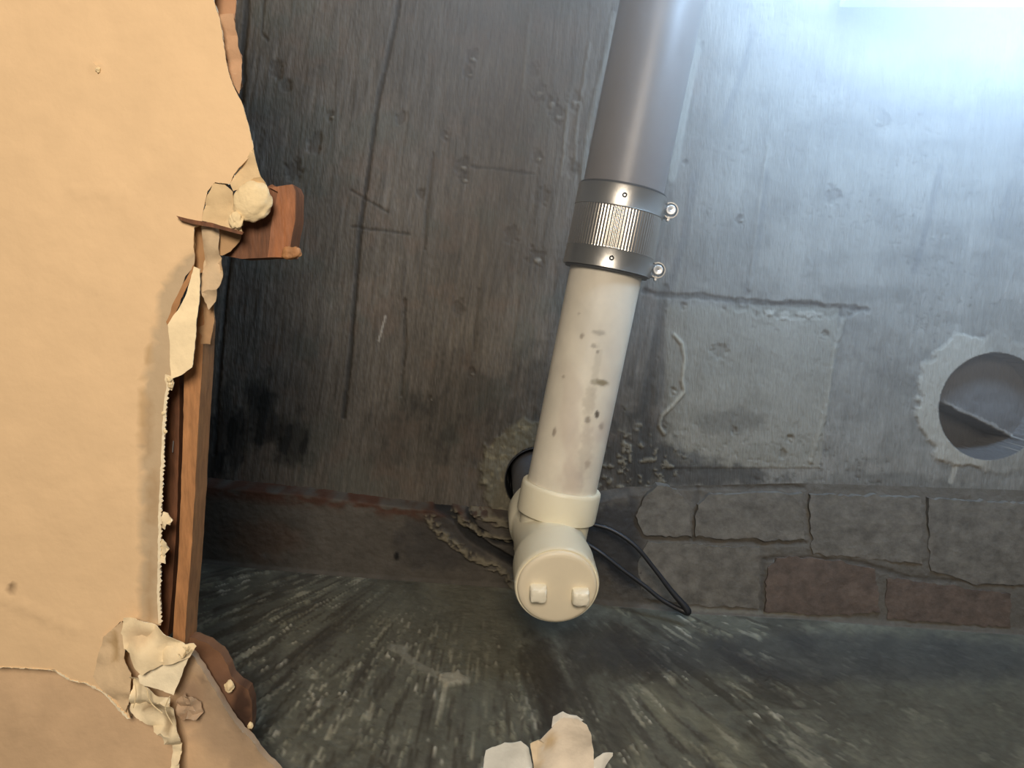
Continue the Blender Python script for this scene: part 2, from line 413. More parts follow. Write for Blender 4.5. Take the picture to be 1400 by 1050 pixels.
# inside the holes: an uneven shelf, deeper in the lower left of the big one
m1 = inhole == 1
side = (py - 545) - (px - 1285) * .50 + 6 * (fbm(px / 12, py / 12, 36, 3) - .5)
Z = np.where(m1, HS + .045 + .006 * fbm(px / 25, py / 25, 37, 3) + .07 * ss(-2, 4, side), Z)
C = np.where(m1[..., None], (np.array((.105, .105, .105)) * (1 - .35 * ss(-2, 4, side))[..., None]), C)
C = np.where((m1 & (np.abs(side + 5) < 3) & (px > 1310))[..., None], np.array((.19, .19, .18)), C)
for c_, R_ in HOLES:
    on = np.abs(np.hypot(X - c_.x, Y - c_.y) - R_) < .0004
    C = np.where(on[..., None], np.array((.07, .07, .07)), C)  # rim painted dark so the hole wall reads as shaded
m2 = inhole == 2
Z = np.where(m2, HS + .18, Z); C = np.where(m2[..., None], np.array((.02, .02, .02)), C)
# the slab stops at the wall band (its edge breaks back in a shallow step along the askew line)
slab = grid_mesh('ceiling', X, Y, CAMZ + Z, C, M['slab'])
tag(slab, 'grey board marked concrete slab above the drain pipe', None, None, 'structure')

# ------------------------------------------------------------------ rendered wall below the slab (image bottom) with the band of bricks at its head
# band: slightly proud of the slab, from line 1 to line 2; wall: straight down from line 2
def yl1(x): return np.interp(x, [200, 270, 420, 560, 640, 700, 860, 1100, 1400, 1700], [652, 656, 670, 688, 695, 700, 668, 662, 672, 690])
def yl2(x): return np.interp(x, [200, 255, 450, 700, 830, 940, 1100, 1250, 1400, 1700], [760, 766, 784, 802, 826, 838, 846, 858, 868, 888])
HB = 1.395
npx = 620; xr = np.linspace(60, 1560, npx); nb_ = 90; nw = 230
rowsX = []; rowsY = []; rowsZ = []; cols = []
tt = np.linspace(0, 1, nb_)[:, None]
bx = np.broadcast_to(xr[None, :], (nb_, npx)); by = yl1(xr)[None, :] * (1 - tt) + yl2(xr)[None, :] * tt
def toworld(px_, py_, h):
    d = FWD + RIGHT * ((px_[..., None] - 700) / F) + UP * ((525 - py_[..., None]) / F); k = h / d[..., 2]
    return d[..., 0] * k, d[..., 1] * k
bX, bY = toworld(bx, by, HB)
grooves = 0 * bx
n1 = fbm(bx / 40, by / 40, 51, 4); n2 = fbm(bx / 6, by / 6, 52, 3)
bZ = HB + (n1 - .5) * .006 + (n2 - .5) * .0022 + (0.032 * (1 - ss(0, .07, tt + 0 * bx)) - .006) * (1 - ss(800, 900, bx)) + .010 * ss(800, 900, bx) * (1 - ss(0, .5, tt + 0 * bx)) 
bC = np.zeros(bx.shape + (3,)); bC[:] = (.075, .067, .056)
bC *= (.72 + .5 * n1 + .12 * (n2 - .5))[..., None]
def bdk(a, c): 
    global bC
    bC = mixc(bC, c, np.clip(a, 0, 1))
bdk((1 - ss(10, 30, by - yl1(bx))) * ss(.3, .6, fbm(bx / 22, by / 10, 53, 3)) * (1 - ss(640, 700, bx)), (.065, .030, .018))  # brownish recess shadow painted along the head of the band
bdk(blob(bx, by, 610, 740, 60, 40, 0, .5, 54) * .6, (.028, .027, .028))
bdk(blob(bx, by, 543, 758, 4, 6, 0, .3, 55), (.008, .008, .008))
bdk(blob(bx, by, 360, 735, 50, 26, 0, .5, 54) * .5, (.075, .045, .03))
# curved chases and crumbs of mortar to the left of the drain tee
for pts, wd in ((((598, 692), (622, 705), (642, 730), (668, 748), (702, 768)), 8.0), (((640, 700), (650, 720), (675, 738), (704, 742)), 5.0)):
    a = line(bx, by, pts, wd, 3, 56); bdk(a, (.016, .016, .016)); bZ += a * .010
for pts, wd in ((((588, 706), (600, 725), (625, 745), (650, 762), (680, 775), (705, 800)), 8.0), (((620, 700), (635, 715), (650, 722)), 6.0), (((655, 728), (680, 734), (700, 737)), 5.0), (((650, 700), (680, 712), (704, 720)), 9.0)):
    a = line(bx, by, pts, wd, 8, 57) * ss(.36, .5, fbm(bx / 6, by / 6, 58, 3)); bdk(a * .85, (.17, .15, .105)); bZ -= a * .009
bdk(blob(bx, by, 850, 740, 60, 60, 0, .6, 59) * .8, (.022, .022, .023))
a = ss(860, 900, bx); bC = mixc(bC, (.105, .096, .081), a * .85)
# joints between blocks on the right: dark recessed lines
for pts in (((885, 735), (1040, 742), (1100, 742)), ((955, 668), (948, 738)), ((1045, 765), (1042, 840)), ((880, 668), (1100, 668)), ((1048, 764), (1110, 764), (1180, 770), (1240, 790), (1400, 800))):
    a = line(bx, by, pts, 4.5, 4, 60); bdk(a * .45, (.045, .042, .038)); bZ += a * .002
a = line(bx, by, [(940, 832), (1050, 838), (1100, 840)], 3, 3, 61); bdk(a * .5, (.16, .15, .12))
bZ = bZ - .004 * ss(.95, 1, tt + 0 * bx)
# the wall face
hh = np.linspace(0, 1, nw)[:, None] ** 1.0
x0 = bX[-1]; y0 = bY[-1]; z0 = bZ[-1]
wX = np.broadcast_to(x0[None, :], (nw, npx)); wz = z0[None, :] - hh * .62 - .0005
wY = np.broadcast_to(y0[None, :], (nw, npx)) + 0 * hh
wpx, wpy = proj(np.stack([wX, wY, CAMZ + wz], -1).reshape(-1, 3)); wpx = wpx.reshape(wX.shape); wpy = wpy.reshape(wX.shape)
# trowelled render, splashed with cement in a fan
ang = np.arctan2(wpx - 655, wpy - 700); rad = np.hypot(wpx - 655, wpy - 700)
sp = fbm(ang * 46, rad / 60, 71, 3); sp2 = fbm(ang * 80, rad / 14, 72, 2); wn = fbm(wpx / 50, wpy / 50, 73, 4); wf = fbm(wpx / 5, wpy / 5, 74, 3)
wC = np.zeros(wX.shape + (3,)); wC[:] = (.122, .117, .088)
wC *= (.62 + .72 * wn + .25 * (wf - .5))[..., None]
fan = np.clip(ss(120, 230, rad) * (1 - .85 * ss(1000, 1200, wpx) * 1), 0, 1) * (1 - .75 * blob(wpx, wpy, 800, 900, 95, 75, 25, .5, 75))
a = ss(.61, .72, sp) * fan * ss(.35, .55, wf); streak = a
wC = mixc(wC, (.26, .25, .18), a * .75)
a = ss(.70, .80, fbm(ang * 110, rad / 26, 87, 2)) * ss(.45, .6, fbm(wpx / 45, wpy / 45, 88, 2)) * fan; wC = mixc(wC, (.50, .47, .37), a * .85); streak = np.maximum(streak, a)
a = ss(.60, .70, fbm(ang * 70, rad / 45, 89, 3)) * ss(.5, .62, fbm(wpx / 38, wpy / 60, 90, 2)) * fan; wC = mixc(wC, (.36, .34, .25), a * .8)
a = ss(.55, .68, fbm(ang * 52, rad / 70, 91, 3)) * fan; wC = mixc(wC, (.050, .042, .030), a * .7)
a = ss(.52, .66, fbm(ang * 16 + 5, rad / 90, 76, 3)) * ss(150, 260, rad) * (1 - ss(1050, 1250, wpx)); wC = mixc(wC, (.045, .038, .030), a * .55)
a = ss(.50, .62, fbm(ang * 12 + 9, rad / 120, 77, 3)) * ss(830, 900, wpx) * (1 - ss(990, 1080, wpx)) * ss(900, 960, wpy); wC = mixc(wC, (.24, .225, .15), a * .45)
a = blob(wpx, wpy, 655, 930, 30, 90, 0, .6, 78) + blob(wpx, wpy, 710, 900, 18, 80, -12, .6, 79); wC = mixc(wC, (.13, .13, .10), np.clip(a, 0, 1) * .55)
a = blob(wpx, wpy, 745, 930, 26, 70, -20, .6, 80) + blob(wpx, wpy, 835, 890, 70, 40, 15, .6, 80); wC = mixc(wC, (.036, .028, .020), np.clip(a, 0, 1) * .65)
a = blob(wpx, wpy, 1150, 900, 330, 34, 1, .3, 82); wC = mixc(wC, (.045, .045, .045), a * .6)  # shade painted as a dark band below the bricks on the right
a = line(wpx, wpy, [(980, 978), (1040, 974), (1120, 972)], 4, 5, 83); wC = mixc(wC, (.16, .15, .11), a * .5)
# pale swoosh of cement and the lump at its end
a = line(wpx, wpy, [(536, 884), (548, 890), (562, 903), (580, 914), (598, 922)], 6.5, 2, 84) + blob(wpx, wpy, 545, 886, 13, 5, 0, .3, 85); wC = mixc(wC, (.23, .22, .17), np.clip(a, 0, 1) * .8)
b2 = blob(wpx, wpy, 620, 928, 17, 9, 0, .7, 86, .3, 6); wC = mixc(wC, (.33, .31, .24), b2 * .8)
rel = (wn - .5) * .006 + (wf - .5) * .002 - streak * .003 - b2 * .005
wY = wY + rel * ss(0, .03, hh)
# a lip where render and band meet
gX = np.vstack([bX, wX]); gY = np.vstack([bY, wY]); gZ = np.vstack([bZ, wz]); gC = np.concatenate([bC, wC], 0)
back = grid_mesh('wall_back', gX, gY, CAMZ + gZ, gC, M['wall'])
tag(back, 'dark cement wall streaked with pale splashes, band of brick along its head', None, None, 'structure')

# bricks showing in the band on the right: each its own piece
def brick(pts, th, mt, seed, name='brick'):
    o = sheet(name, pts, HB - th * .55 - .0012, .03, mt, back, step=5, amp=3.4, seed=seed, grid=12, zfun=lambda x, y: (fbm(x / 14, y / 14, seed, 3) - .5) * .004, smooth=30)
    return o
brick([(886, 672), (905, 664), (925, 672), (944, 690), (946, 732), (915, 734), (880, 730), (868, 705)], .004, M['brick_grey'], 91)
brick([(954, 690), (972, 676), (1096, 674), (1100, 738), (1040, 738), (950, 734)], .003, M['brick_grey'], 92)
brick([(886, 740), (960, 746), (1038, 748), (1038, 832), (960, 828), (880, 818), (872, 770)], .003, M['brick_grey'], 93)
brick([(1108, 676), (1260, 680), (1262, 772), (1180, 762), (1110, 758)], .0025, M['brick_grey'], 94)
b = brick([(1050, 776), (1062, 764), (1090, 762), (1150, 768), (1196, 778), (1204, 838), (1120, 840), (1046, 836)], .0055, M['brick_brown'], 95); b['label'] = 'reddish brown brick'
b = brick([(1212, 790), (1380, 812), (1382, 858), (1212, 846)], .003, M['brick_brown'], 96); b['label'] = 'reddish brown brick'
brick([(1270, 682), (1420, 690), (1424, 800), (1330, 798), (1272, 780)], .0025, M['brick_grey'], 97)

# ------------------------------------------------------------------ drain pipe run
HP = 1.185
def ax(y, h=HP): return P(770 - .2065 * (y - 655), y, h)
A = np.array(ax(-330)); Bq = np.array(ax(655)); dirp = (Bq - A) / np.linalg.norm(Bq - A)
def at_y(y): return Vector(ax(y))
# grey pipe coming in from the top
gp0 = at_y(-330); gp1 = at_y(272)
L = (gp1 - gp0).length
grey = lathe('soil_pipe', gp0, gp1, [(0, .052), (0, .0635), (L * .5, .0635), (L, .0635), (L, .052)], M['pipe_grey'], None, 72)
tag(grey, 'long grey brown soil pipe running from the top edge into the steel coupling', 'pipe')

# no-hub coupling
cp = empty('pipe_coupling', at_y(316), 'stainless steel clamp coupling joining the grey pipe to the ivory pipe', 'coupling')
c0 = at_y(262); c1 = at_y(370); LC = (c1 - c0).length
RC = .0695
link('rubber_sleeve', lathe('rubber_sleeve', c0, c1, [(-.003, .0575), (-.003, RC - .002), (LC + .003, RC - .004), (LC + .003, .0575)], None, None, 72, into=True), M['rubber'], cp, 35)
nt_ = 44; t0 = LC * .26; t1 = LC * .76
prof = [(t0 + (t1 - t0) * i / (nt_ - 1), RC - .0008) for i in range(nt_)]
def corr(i, t, a):
    return .00034 * math.cos(a * 88) +   .00016 * math.cos((t - t0) * 2 * math.pi / .0031)
me = lathe('corrugated_shield', c0, c1, prof, None, None, 704, into=True, rfun=corr)
link('corrugated_shield', me, M['steel_mid'], cp, 80)
e_ = np.cross(dirp, (0, 0, 1.0)); e_ /= np.linalg.norm(e_)
if e_[0] < 0: e_ = -e_
down = np.array((0, 0, -1.0))
for ta, tb in ((0.0, LC * .26), (LC * .76, LC)):
    band = lathe('clamp_band', c0, c1, [(ta, RC - .002), (ta + .0004, RC + .0006), (ta + .002, RC + .0002), (tb - .002, RC + .0002), (tb - .0004, RC + .0006), (tb, RC - .002)], M['steel'], cp, 96, 50)
    tm = (ta + tb) / 2
    cen = np.array(c0) + dirp * tm
    # punched stud on the underside
    q = cen + down * (RC + .0002) - e_ * .004
    link('stud', lathe('stud', q, q + down, [(-.001, .0038), (.0007, .0038), (.0012, .0030), (.0004, .0016)], None, None, 20, into=True), M['dark'], cp, 30)
    # screw housing on the right side: a saddle, a barrel and a slotted screw whose head looks down
    s = cen + e_ * (RC + .0075)
    bm = bmesh.new()
    a0 = s + down * -.006
    arc = [Vector(cen + e_ * (RC - .002) + down * .010 + dirp * .012)]
    pts = []
    for k in range(15):
        th_ = math.radians(-125 + k * 250 / 14)
        pts.append(s + (e_ * math.cos(th_) + dirp * -math.sin(th_)) * .0125)
    rings = []
    for zz in (-.006, .016):
        rings.append([bm.verts.new(Vector(p + down * zz)) for p in pts])
    inner = []
    for zz in (-.006, .016):
        inner.append([bm.verts.new(Vector(s + (p - s) * .86 + down * zz)) for p in pts])
    for k in range(14):
        bm.faces.new((rings[0][k], rings[0][k + 1], rings[1][k + 1], rings[1][k])); bm.faces.new((inner[0][k], inner[1][k], inner[1][k + 1], inner[0][k + 1]))
        bm.faces.new((rings[1][k], rings[1][k + 1], inner[1][k + 1], inner[1][k])); bm.faces.new((rings[0][k], inner[0][k], inner[0][k + 1], rings[0][k + 1]))
    for k in (0, 14): bm.faces.new((rings[0][k], rings[1][k], inner[1][k], inner[0][k]))
    hs = link('screw_housing', bm_mesh('screw_housing', bm), M['steel'], cp, 30)
    link('screw', lathe('screw', s + down * -.008, s + down * .03, [(0, .001), (0, .0055), (.022, .0055), (.022, .0078), (.0275, .0078), (.0285, .0068), (.0285, .0012), (.0280, .0001)], None, None, 6 if False else 24, into=True), M['steel_bright'], cp, 30)
    # short tongue of the band sticking out
    bm = bmesh.new(); q = s + dirp * .013 + down * .008
    M4 = Matrix.Translation(Vector(q)) @ Matrix(((e_[0], dirp[0], 0, 0), (e_[1], dirp[1], 0, 0), (e_[2], dirp[2], 1, 0), (0, 0, 0, 1)))
    bmesh.ops.create_cube(bm, size=1, matrix=M4 @ Matrix.Diagonal((.0035, .007, .014, 1))); bmesh.ops.bevel(bm, geom=bm.edges[:], offset=.0008, segments=2, affect='EDGES')
    link('band_tongue', bm_mesh('band_tongue', bm), M['steel_bright'], cp, 30)

# ivory pipe + tee + cleanout (glued: one thing)
Pc = P(762, 803, 1.045); Tp = P(736, 655, 1.42)
up = (Tp - Pc).normalized()
dr = empty('drain_fitting', Pc, 'ivory plastic drain pipe ending in a tee with a round capped cleanout', 'pipe')
w0 = at_y(352); w1 = at_y(690); LW = (w1 - w0).length
nT = 170; seg = 160
prof = [(0, .0572)] + [(LW * i / nT, .0572) for i in range(nT + 1)]
me = lathe('pipe_length', w0, w1, prof[1:], None, None, seg, into=True)
V = np.array([v.co[:] for v in me.vertices]); qx, qy = proj(V)
c = np.zeros((len(V), 3)); c[:] = (.70, .65, .54)
n = fbm(qx / 26, qy / 40, 101, 4); c *= (.86 + .28 * n)[:, None]
c = mixc(c, (.47, .38, .32), ss(.45, .75, fbm(qx / 30 + 7, qy / 60, 102, 3)) * ss(420, 640, qy) * .5)
for cx, cy, rx, ry, k, cc in ((823, 524, 7, 5, .8, (.20, .16, .09)), (818, 523, 10, 4, .5, (.24, .20, .12)), (816, 567, 3.0, 5.5, .95, (.10, .08, .06)), (804, 574, 4, 5, .7, (.16, .13, .10)), (758, 590, 2.4, 6, .7, (.22, .17, .13)), (796, 460, 3, 4, .7, (.25, .2, .15)),
                        (818, 455, 9, 3.5, .6, (.28, .25, .20)), (812, 473, 4, 3, .6, (.25, .22, .18)), (817, 481, 2.2, 2.5, .7, (.2, .17, .13)), (770, 515, 2, 2.5, .6, (.25, .2, .15)), (806, 548, 8, 22, .35, (.34, .29, .22)), (800, 620, 9, 40, .3, (.36, .30, .24)), (822, 583, 4, 5, .6, (.25, .19, .14)), (815, 505, 5, 30, .25, (.3, .27, .2)), (803, 635, 4, 6, .5, (.3, .22, .16)), (791, 429, 2, 2, .5, (.3, .25, .2))):
    c = mixc(c, cc, blob(qx, qy, cx, cy, rx, ry, 8, .7, int(cx), .4, 6) * k)
set_col(me, c)
link('pipe_length', me, M['pvc_pipe'], dr, 60)
# socket on the pipe
h0 = at_y(648 + 20); 
h0 = Vector(np.array(at_y(655)) + dirp * .010)
tee = empty('tee_body', (0, 0, 0), None, None)
bpy.data.objects.remove(tee)
sock = [(0, .0575), (-.0005, .0625), (.0015, .0645), (.006, .0652), (.046, .0652), (.0500, .0645), (.0515, .0620), (.0520, .0570), (.12, .0570)]
body = lathe('tee_socket', h0, Vector(np.array(h0) + dirp), sock, M['pvc_white'], dr, 96, 40)
# branch body along the upright axis: hub round the cap, body, upper hub, pipe up into the slab
Pe = Pc; upx = up
lathe('tee_body', Pe, Pe + upx, [(.004, .0560), (.003, .0610), (.005, .0625), (.010, .0628), (.062, .0628), (.074, .0612), (.082, .0585), (.175, .0585), (.186, .0615), (.192, .0640), (.238, .0645), (.242, .0635), (.243, .0575)], M['pvc_white'], dr, 96, 40)
lathe('riser_pipe', Pe, Pe + upx, [(.22, .046), (.22, .0520), (.375, .0520), (.52, .0520), (.52, .046)], M['sleeve'], dr, 72, 40)
# saddle rib where the two barrels of the tee cross
# cleanout cap with two square lugs
cap = lathe('cleanout_cap', Pe + upx * .012, Pe - upx, [(0, .0585), (.006, .0590), (.0115, .0585), (.0135, .0572), (.0150, .0545), (.0154, .0500), (.0154, .0200), (.0154, .0002)], M['pvc_cap'], dr, 96, 35)
cap['label'] = 'beige round cap'
capc = Pe - upx * .0035
ex = Vector((1, 0.03, 0)); ex = (ex - upx * ex.dot(upx)).normalized(); ey = upx.cross(ex).normalized()
def cap_pt(px, py):
    d = Vector(FWD + RIGHT * ((px - 700) / F) + UP * ((525 - py) / F)); o = Vector((0, 0, CAMZ))
    k = (capc - o).dot(upx) / d.dot(upx); return o + d * k
for (lx, ly, rz, sd) in ((735.5, 808, 4, 1), (793, 813, -3, 2)):
    bm = bmesh.new(); q = cap_pt(lx, ly)
    bmesh.ops.create_cube(bm, size=1)
    bmesh.ops.subdivide_edges(bm, edges=bm.edges[:], cuts=4, use_grid_fill=True)
    for vv in bm.verts:
        x, y, z = vv.co * 2
        k = 1 - .14 * (z < 0) * abs(z) - .0
        s = .0128
        l4 = (abs(x) ** 6 + abs(y) ** 6) ** (1 / 6) + 1e-6; m_ = max(abs(x), abs(y)) + 1e-6
        f = m_ / l4 if max(abs(x), abs(y)) > .99 else 1
        nz = random.uniform(-.0004, .0004) + (.0012 * math.sin(5 * x + 3 * y * sd) if sd == 2 else 0) * (z < -.9)
        off = ex * (x * s * k * f) + ey * (y * s * .95 * k * f) + upx * (z * .0085 - .0075 + nz - (-.0015 if (z < -.9 and max(abs(x), abs(y)) > .9) else 0))
        c_, s_ = math.cos(math.radians(rz)), math.sin(math.radians(rz))
        vv.co = q + off
    lg = link('lug', bm_mesh('lug', bm), M['lug'], dr, 50)
    lg.parent = cap; lg.matrix_parent_inverse = (Matrix.Translation(Pc)).inverted() @ Matrix()
    lg.matrix_parent_inverse = cap.matrix_world.inverted() if False else Matrix()
# black flexible sleeve standing in the slab hole
sl = HOLES[1][0]
lathe_o = lathe('pipe_sleeve', (sl.x, sl.y, CAMZ + HS - .014), (sl.x, sl.y, CAMZ + HS + 1), [(.15, .0655), (0, .0655), (-.001, .0640), (.15, .0632)], M['cable'], None, 72, 40)
tag(lathe_o, 'thin black sleeve ring around the hole where the drain enters the slab', 'sleeve')

# black cable hanging in a narrow loop right of the tee
HC = 1.33
cb = spline([P(775, 700, 1.375), P(800, 714, 1.36), P(835, 724, 1.35), P(868, 746, 1.34), P(895, 778, 1.335), P(918, 808, 1.33), P(937, 830, 1.325), P(940, 837, 1.325), P(931, 834, 1.33), P(905, 820, 1.335), P(880, 800, 1.34), P(850, 778, 1.345), P(822, 756, 1.35), P(800, 742, 1.36), P(775, 728, 1.37)], 8)
bm = bmesh.new(); tube_bm(bm, cb, lambda t: .0040 + .0028 * math.exp(-((t - .47) / .12) ** 2), 12)
cbo = link('cable', bm_mesh('cable', bm), M['cable'], None, 60)
tag(cbo, 'thick black cable looping out from behind the tee towards the lower right', 'cable')

# ------------------------------------------------------------------ torn ceiling board, lower left, with everything hanging at its edge
HBd = .74
def paper_col(x, y):
    c = np.zeros((len(x), 3)); c[:] = (.80, .570, .335)
    c *= (.965 + .07 * fbm(x / 60, y / 60, 111, 3))[:, None]
    edge = np.interp(y, [0, 330, 350, 400, 430, 520, 600, 700, 800, 850], [400, 400, 250, 215, 212, 196, 192, 191, 190, 186]) + 5 * (fbm(y / 9, y * 0, 112, 3) - .5)
    a = ss(0, 4, x - edge) * ss(330, 350, y) * (1 - ss(845, 865, y)); c = mixc(c, (.50, .385, .25), a * .85)
    for cx, cy, rx, ry, k in ((200, 585, 7, 45, .5), (208, 680, 9, 38, .6), (204, 790, 7, 30, .5), (203, 840, 6, 20, .6)):
        c = mixc(c, (.42, .28, .15), blob(x, y, cx, cy, rx, ry, 4, .6, int(cy), .3, 8) * k)
    a = line(x, y, [(208, 400), (205, 470), (194, 520), (193, 600)], 2.0, 2, 113); c = mixc(c, (.45, .30, .15), a * .6)
    a = line(x, y, [(14, 800), (10, 812)], 3, 2, 113); c = mixc(c, (.18, .11, .06), a * .8)
    return c
def paper_z(x, y):
    edge = np.interp(y, [0, 330, 350, 400, 430, 520, 600, 700, 800, 850], [400, 400, 250, 215, 212, 196, 192, 191, 190, 186])
    z = (fbm(x / 30, y / 30, 114, 3) - .5) * .0016 + .0022 * ss(-2, 3, x - edge) * ss(330, 350, y) * (1 - ss(845, 865, y))
    z = z - .0016 * line(x, y, [(-10, 812), (40, 832), (80, 852), (110, 862)], 7, 1, 115) - .003 * blob(x, y, 134, 95, 5, 6, 0, .3, 3) - .0012 * line(x, y, [(100, 262), (215, 270)], 4, 2, 116)
    return z
bd = empty('ceiling_board', P(100, 500, HBd), 'cream papered ceiling board with a torn right edge', 'board')
edge = [(300, -420), (286, -260), (293, -120), (292, 0), (297, 14), (303, 38), (308, 75), (311, 92), (318, 116), (331, 142), (336, 158), (341, 178), (346, 200), (344, 212), (330, 226), (320, 238), (314, 252), (294, 249), (284, 262), (278, 285), (276, 305), (266, 311), (265, 338), (264, 364), (252, 378), (244, 400), (236, 424), (231, 445), (233, 470), (233, 516), (228, 540), (226, 560), (223, 620), (220, 680), (219, 740), (218, 800), (219, 856)]
poly = edge + [(196, 850), (178, 846), (164, 850), (150, 866), (140, 872), (148, 890), (170, 930), (172, 960), (178, 984), (160, 964), (142, 946), (120, 934), (98, 930), (75, 916), (40, 914), (0, 912), (-260, 908), (-260, -420)]
face = sheet('paper_face', poly, HBd, .0012, M['paper'], bd, step=5, amp=1.1, seed=2, grid=8.5, zfun=paper_z, colour=paper_col)
core = sheet('gypsum_core', [(x - 3.5 if x > 0 else x, y) for x, y in poly], HBd + .0013 + .0022, .0085, M['gypsum_core'], bd, step=4, amp=2.2, seed=5, grid=26)
# frayed white paper fibres down the edge
def fringe(pts, seed, wd=3.0, parent=bd, h=HBd - .0012, name='paper_fringe'):
    random.seed(seed)
    L_ = []; R_ = []
    pp = ragged(pts, 3.0, .8, seed, closed=False)
    for i, (x, y) in enumerate(pp):
        k = wd * (1.0 if i % 2 else .25) * random.uniform(.6, 1.2)
        L_.append((x - wd * .8, y)); R_.append((x + k, y + random.uniform(-1, 1)))
    poly_ = L_ + R_[::-1]
    return sheet(name, poly_, h, .0012, M['torn'], parent, step=30, amp=0, seed=seed, grid=40, colour=lambda x, y: np.tile(np.array((.88, .76, .54)), (len(x), 1)), zfun=lambda x, y: (fbm(x / 5, y / 5, seed, 2) - .5) * .002)
fr = fringe([(232, 516), (227, 545), (224, 590), (222, 640), (219, 700), (218, 760), (217, 810), (219, 856)], 3)
fr['label'] = 'white frayed paper edge'
# crumpled torn tongues of the face paper near the top of the tear
def crumple(amp, s, sc_=22.0, fold=None):
    def f(x, y):
        n = vn(x / sc_ / 1.5, y / sc_ / 1.5, s); z = (np.abs((n * 2.6 + .3) % 2 - 1) - .5) * amp * 1.3 + (vn(x / 9, y / 9, s + 5) - .5) * amp * .18
        if fold is not None: z = z + fold(x, y)
        return z
    return f
def tone(base, s, var=.2, blot=None):
    def f(x, y):
        c = np.zeros((len(x), 3)); c[:] = base; c *= (1 - var / 2 + var * fbm(x / 16, y / 16, s, 3))[:, None]
        if blot:
            for cx, cy, rx, ry, cc, k in blot: c = mixc(c, cc, blob(x, y, cx, cy, rx, ry, 0, .5, s, .4, 10) * k)
        return c
    return f
sheet('torn_paper', [(346, 198), (350, 215), (353, 232), (362, 250), (352, 262), (336, 258), (320, 262), (316, 252), (324, 236), (333, 224), (343, 212)], HBd + .003, .001, M['torn'], bd, 4, 1, 7, 7, crumple(.006, 7), tone((.70, .52, .30), 7))
sheet('torn_paper', [(300, 20), (318, 18), (326, 60), (330, 80), (331, 108), (326, 128), (318, 112), (311, 90), (307, 60)], HBd + .014, .001, M['torn'], bd, 4, .8, 8, 7, crumple(.004, 8), tone((.52, .32, .19), 8))
sheet('torn_paper', [(290, -300), (326, -300), (323, -120), (322, 0), (321, 60), (331, 76), (331, 118), (324, 128), (312, 90), (300, 40), (288, 0)], HBd + .024, .002, M['kraft_and_shade'], bd, 5, .8, 9, 12, crumple(.003, 9), tone((.46, .26, .15), 9))
sheet('torn_paper', [(290, 250), (306, 252), (318, 262), (319, 292), (326, 300), (331, 317), (312, 313), (296, 308), (277, 302), (280, 275)], HBd - .002, .001, M['torn'], bd, 4, .8, 10, 7, crumple(.005, 10), tone((.66, .49, .28), 10, .25, [(322, 305, 10, 10, (.85, .72, .45), .8)]))
sheet('torn_paper', [(276, 308), (298, 312), (300, 330), (299, 348), (303, 366), (300, 392), (294, 412), (285, 424), (277, 400), (275, 372), (278, 345)], HBd + .006, .001, M['torn'], bd, 4, .8, 11, 7, crumple(.008, 11, 16), tone((.62, .47, .30), 11))
sheet('torn_paper', [(276, 366), (277, 400), (286, 424), (293, 414), (294, 440), (288, 470), (276, 470), (270, 440)], HBd + .020, .001, M['kraft_and_shade'], bd, 4, 1.2, 15, 8, crumple(.004, 15), tone((.42, .26, .14), 15))
t_ = sheet('torn_paper', [(264, 364), (272, 368), (272, 395), (270, 440), (267, 480), (264, 502), (250, 512), (236, 518), (232, 500), (233, 470), (231, 444), (238, 428), (246, 418), (254, 402), (260, 380)], HBd - .005, .001, M['torn'], bd, 4, .8, 12, 8, crumple(.004, 12, 30), tone((.95, .78, .50), 12, .12)); t_['label'] = 'pale torn paper tongue'
sheet('torn_paper', [(264, 362), (266, 372), (254, 398), (244, 420), (238, 432), (230, 446), (228, 440), (240, 408), (252, 386)], HBd + .001, .001, M['kraft_and_shade'], bd, 4, .8, 13, 7, crumple(.003, 13), tone((.42, .22, .10), 13))
# dark wedge shaped splinter across the tear
sp_ = sheet('splinter', [(241, 295), (256, 299), (290, 305), (333, 317), (331, 321), (296, 312), (262, 306), (247, 301)], HBd - .006, .003, M['timber_dark'], bd, 5, .4, 14, 12, None, None, 30); sp_['label'] = 'thin dark splinter'
# crumb of plaster stuck at the tear
def lump(name, px, py, h, r, sq, seed, mt, parent=None, flat=.5, rg=.8):
    bm = bmesh.new(); bmesh.ops.create_icosphere(bm, subdivisions=4, radius=1)
    c_ = P(px, py, h); random.seed(seed)
    for vv in bm.verts:
        n_ = vv.co.copy()
        k = 1 + rg * (float(fbm(np.array(n_.x * 1.6 + seed), np.array(n_.y * 1.6 + n_.z * 1.3), seed, 3)) - .5)
        vv.co = c_ + Vector((n_.x * r * k * sq, n_.y * r * k, n_.z * r * flat * k))
    return link(name, bm_mesh(name, bm), mt, parent, 60)
lp = lump('plaster_crumb', 345, 276, HBd + .001, .0192, 1.0, 4, M['foam'], None, .45, .4)
tag(lp, 'round pale crumb of plaster stuck on the torn edge beside the dark wood block', 'plaster')
lump('plaster_bit', 323, 303, HBd - .004, .0085, .8, 6, M['foam'], bd, .5)
for (x, y, r) in ((231, 519, .0026), (233, 527, .0030), (226, 590, .002), (223, 565, .0018), (134, 95, .0028)):
    lump('plaster_bit', x, y, HBd - .0015, r, .9, int(x + y), M['foam'], bd, .7)

